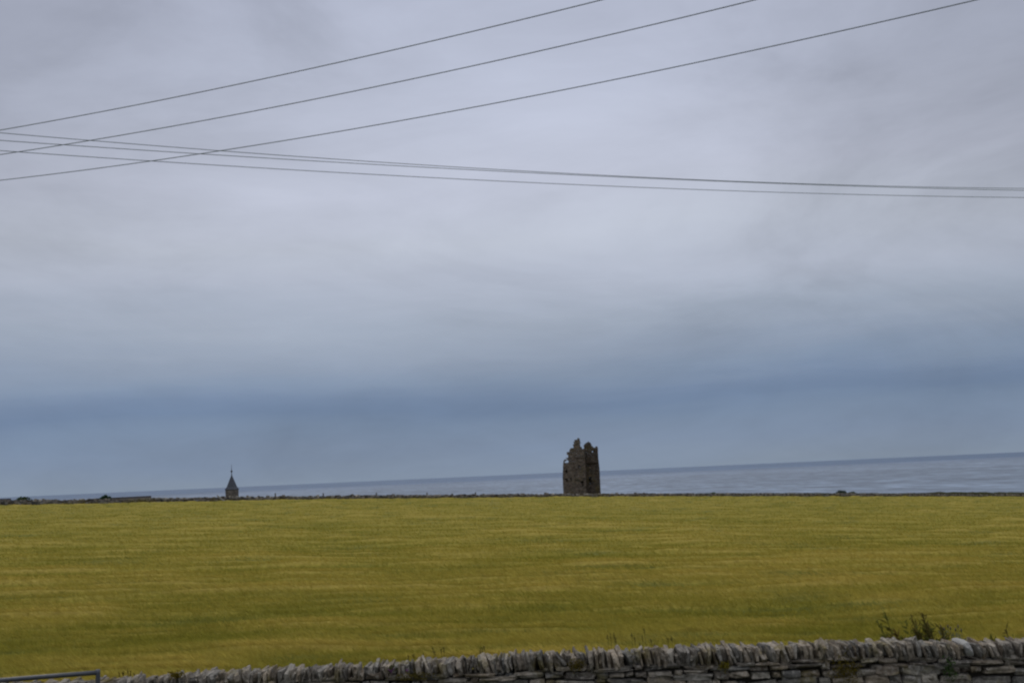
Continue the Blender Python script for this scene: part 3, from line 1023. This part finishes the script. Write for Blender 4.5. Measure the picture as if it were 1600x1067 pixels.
for pts, h0, h1, rad, lab in WIRES:
    P_ = np.array(pts, float)
    pf = np.polyfit(P_[:, 0], P_[:, 1], 3 if len(P_) > 6 else 2)
    xa, xb = P_[0, 0], P_[-1, 0]
    da, db = ray(xa, np.polyval(pf, xa)), ray(xb, np.polyval(pf, xb))
    A_, B_ = CAM + da * (h0 / da[2]), CAM + db * (h1 / db[2])
    n2 = np.array([-(B_ - A_)[1], (B_ - A_)[0]])                 # normal of the vertical plane the span hangs in
    ss, zz = [], []
    for xx_ in np.linspace(xa, xb, 30):
        dd = ray(xx_, np.polyval(pf, xx_))
        t = (n2 @ (A_[:2] - CAM[:2])) / (n2 @ dd[:2])
        p = CAM + dd * t
        ss.append(((p - A_)[:2] @ (B_ - A_)[:2]) / ((B_ - A_)[:2] @ (B_ - A_)[:2])); zz.append(p[2])
    zf = np.polyfit(ss, zz, 2)
    s_ = np.linspace(-1.0, 2.0, 120)
    line = [np.r_[A_[:2] + (B_ - A_)[:2] * t, np.polyval(zf, np.clip(t, -.6, 1.6)) + max(0, abs(t - .5) - 1.1) * 0] for t in s_]
    b = MB(); b.tube(line, rad, 6)
    tag(b.build('overhead_wire', MAT_WIRE, smooth=True), lab, 'wire', 'overhead wires')

# ------------------------------------------------------------------ sky and light
SUN_EL, SUN_AZ = R(48), R(-35)
w = bpy.data.worlds.new('World'); scene.world = w; w.use_nodes = True
nt = w.node_tree; nt.nodes.clear()
out = N(nt, 'ShaderNodeOutputWorld')
sky = N(nt, 'ShaderNodeTexSky', sky_type='NISHITA'); sky.sun_disc = False
sky.sun_elevation = SUN_EL; sky.sun_rotation = R(180) - SUN_AZ
bg1 = N(nt, 'ShaderNodeBackground'); bg1.inputs[1].default_value = .08
nt.links.new(sky.outputs[0], bg1.inputs[0])
tc = N(nt, 'ShaderNodeTexCoord'); D = tc.outputs['Generated']
sep = N(nt, 'ShaderNodeSeparateXYZ'); nt.links.new(D, sep.inputs[0])


def sky_noise(sc, scale, detail, rough, dist=0):
    mp = N(nt, 'ShaderNodeMapping'); mp.inputs['Scale'].default_value = sc
    nt.links.new(D, mp.inputs['Vector'])
    return noise(nt, scale, detail, rough, mp.outputs[0], dist)


def math_(op, a, b):
    n = N(nt, 'ShaderNodeMath', operation=op)
    for s, v in zip(n.inputs, (a, b)):
        if isinstance(v, (int, float)): s.default_value = v
        else: nt.links.new(v, s)
    return n.outputs[0]


wob = math_('SUBTRACT', sky_noise((1.6, 1.6, 7), 1.0, 4, .5, .3), .5)
wob2 = math_('SUBTRACT', sky_noise((3.2, 3.2, 30), 1.0, 5, .55, .2), .5)
elev = math_('ADD', sep.outputs['Z'], math_('ADD', math_('MULTIPLY', wob, .075), math_('MULTIPLY', wob2, .030)))
# low haze bank, dark blue stratus shelf, pale overcast above, brighter towards the zenith
def lin(c): return tuple(((v / 255 + .055) / 1.055) ** 2.4 if v > 10 else v / 255 / 12.92 for v in c)
cl = ramp(nt, elev, [(0, lin((131, 145, 164))), (.022, lin((123, 139, 163))), (.045, lin((117, 135, 161))), (.060, lin((109, 128, 157))), (.070, lin((115, 133, 161))), (.085, lin((131, 147, 171))),
                     (.10, lin((141, 154, 175))), (.13, lin((160, 170, 187))), (.16, lin((178, 185, 201))), (.19, lin((186, 192, 206))), (.23, lin((187, 192, 208))), (.30, lin((182, 188, 206))), (.40, lin((176, 182, 201))), (.62, (.72, .76, .86)), (1, (1.10, 1.12, 1.18))])
big = sky_noise((2.6, 2.6, 7), 1.0, 6, .6, .6)
cl = mix(nt, 1.0, cl, ramp(nt, big, [(.30, gray(.84)), (.5, gray(1.0)), (.68, gray(1.08))]), 'MULTIPLY')
fine = sky_noise((5.0, 5.0, 17), 1.0, 7, .62, .5)
cl = mix(nt, 1.0, cl, ramp(nt, fine, [(.3, gray(.945)), (.5, gray(1.0)), (.7, gray(1.05))]), 'MULTIPLY')


def cloud_patch(cl, px, py, rad_, k):
    # a broad soft thickening (k < 1) or thin place (k > 1) of the overcast in one compass direction
    dv = ray(px, py); dv = dv / np.linalg.norm(dv)
    n = N(nt, 'ShaderNodeVectorMath', operation='DISTANCE')
    nt.links.new(D, n.inputs[0]); n.inputs[1].default_value = tuple(dv)
    dd = math_('ADD', n.outputs['Value'], math_('MULTIPLY', math_('SUBTRACT', big, .5), .5 * rad_))
    t = math_('DIVIDE', dd, rad_)
    return mix(nt, 1.0, cl, ramp(nt, t, [(0, gray(k)), (.35, gray(1 + (k - 1) * .75)), (1, gray(1))]), 'MULTIPLY')


for p_ in ((-150, -80, .30, .72), (1780, -60, .32, .72), (1330, 205, .17, .93), (1560, 245, .10, 1.07), (900, 330, .30, 1.05), (250, 120, .2, 1.03)):
    cl = cloud_patch(cl, *p_)
bg2 = N(nt, 'ShaderNodeBackground'); nt.links.new(cl, bg2.inputs[0]); bg2.inputs[1].default_value = 1.0
ms = N(nt, 'ShaderNodeMixShader'); ms.inputs[0].default_value = .96
nt.links.new(bg1.outputs[0], ms.inputs[1]); nt.links.new(bg2.outputs[0], ms.inputs[2])
nt.links.new(ms.outputs[0], out.inputs[0])

sl = bpy.data.lights.new('sun', 'SUN'); sl.energy = .6; sl.angle = R(20); sl.color = (1, .95, .88)
so = bpy.data.objects.new('sun', sl); COL.objects.link(so)
sd = Vector((math.sin(SUN_AZ) * math.cos(SUN_EL), math.cos(SUN_AZ) * math.cos(SUN_EL), math.sin(SUN_EL)))
so.rotation_euler = sd.to_track_quat('Z', 'Y').to_euler()

vs = scene.view_settings
scene.display_settings.display_device = 'sRGB'
vs.view_transform = 'Standard'; vs.look = 'None'; vs.exposure = 0; vs.gamma = 1; vs.use_curve_mapping = False
scene.cycles.filter_width = 2.2
scene.cycles.max_bounces = 6
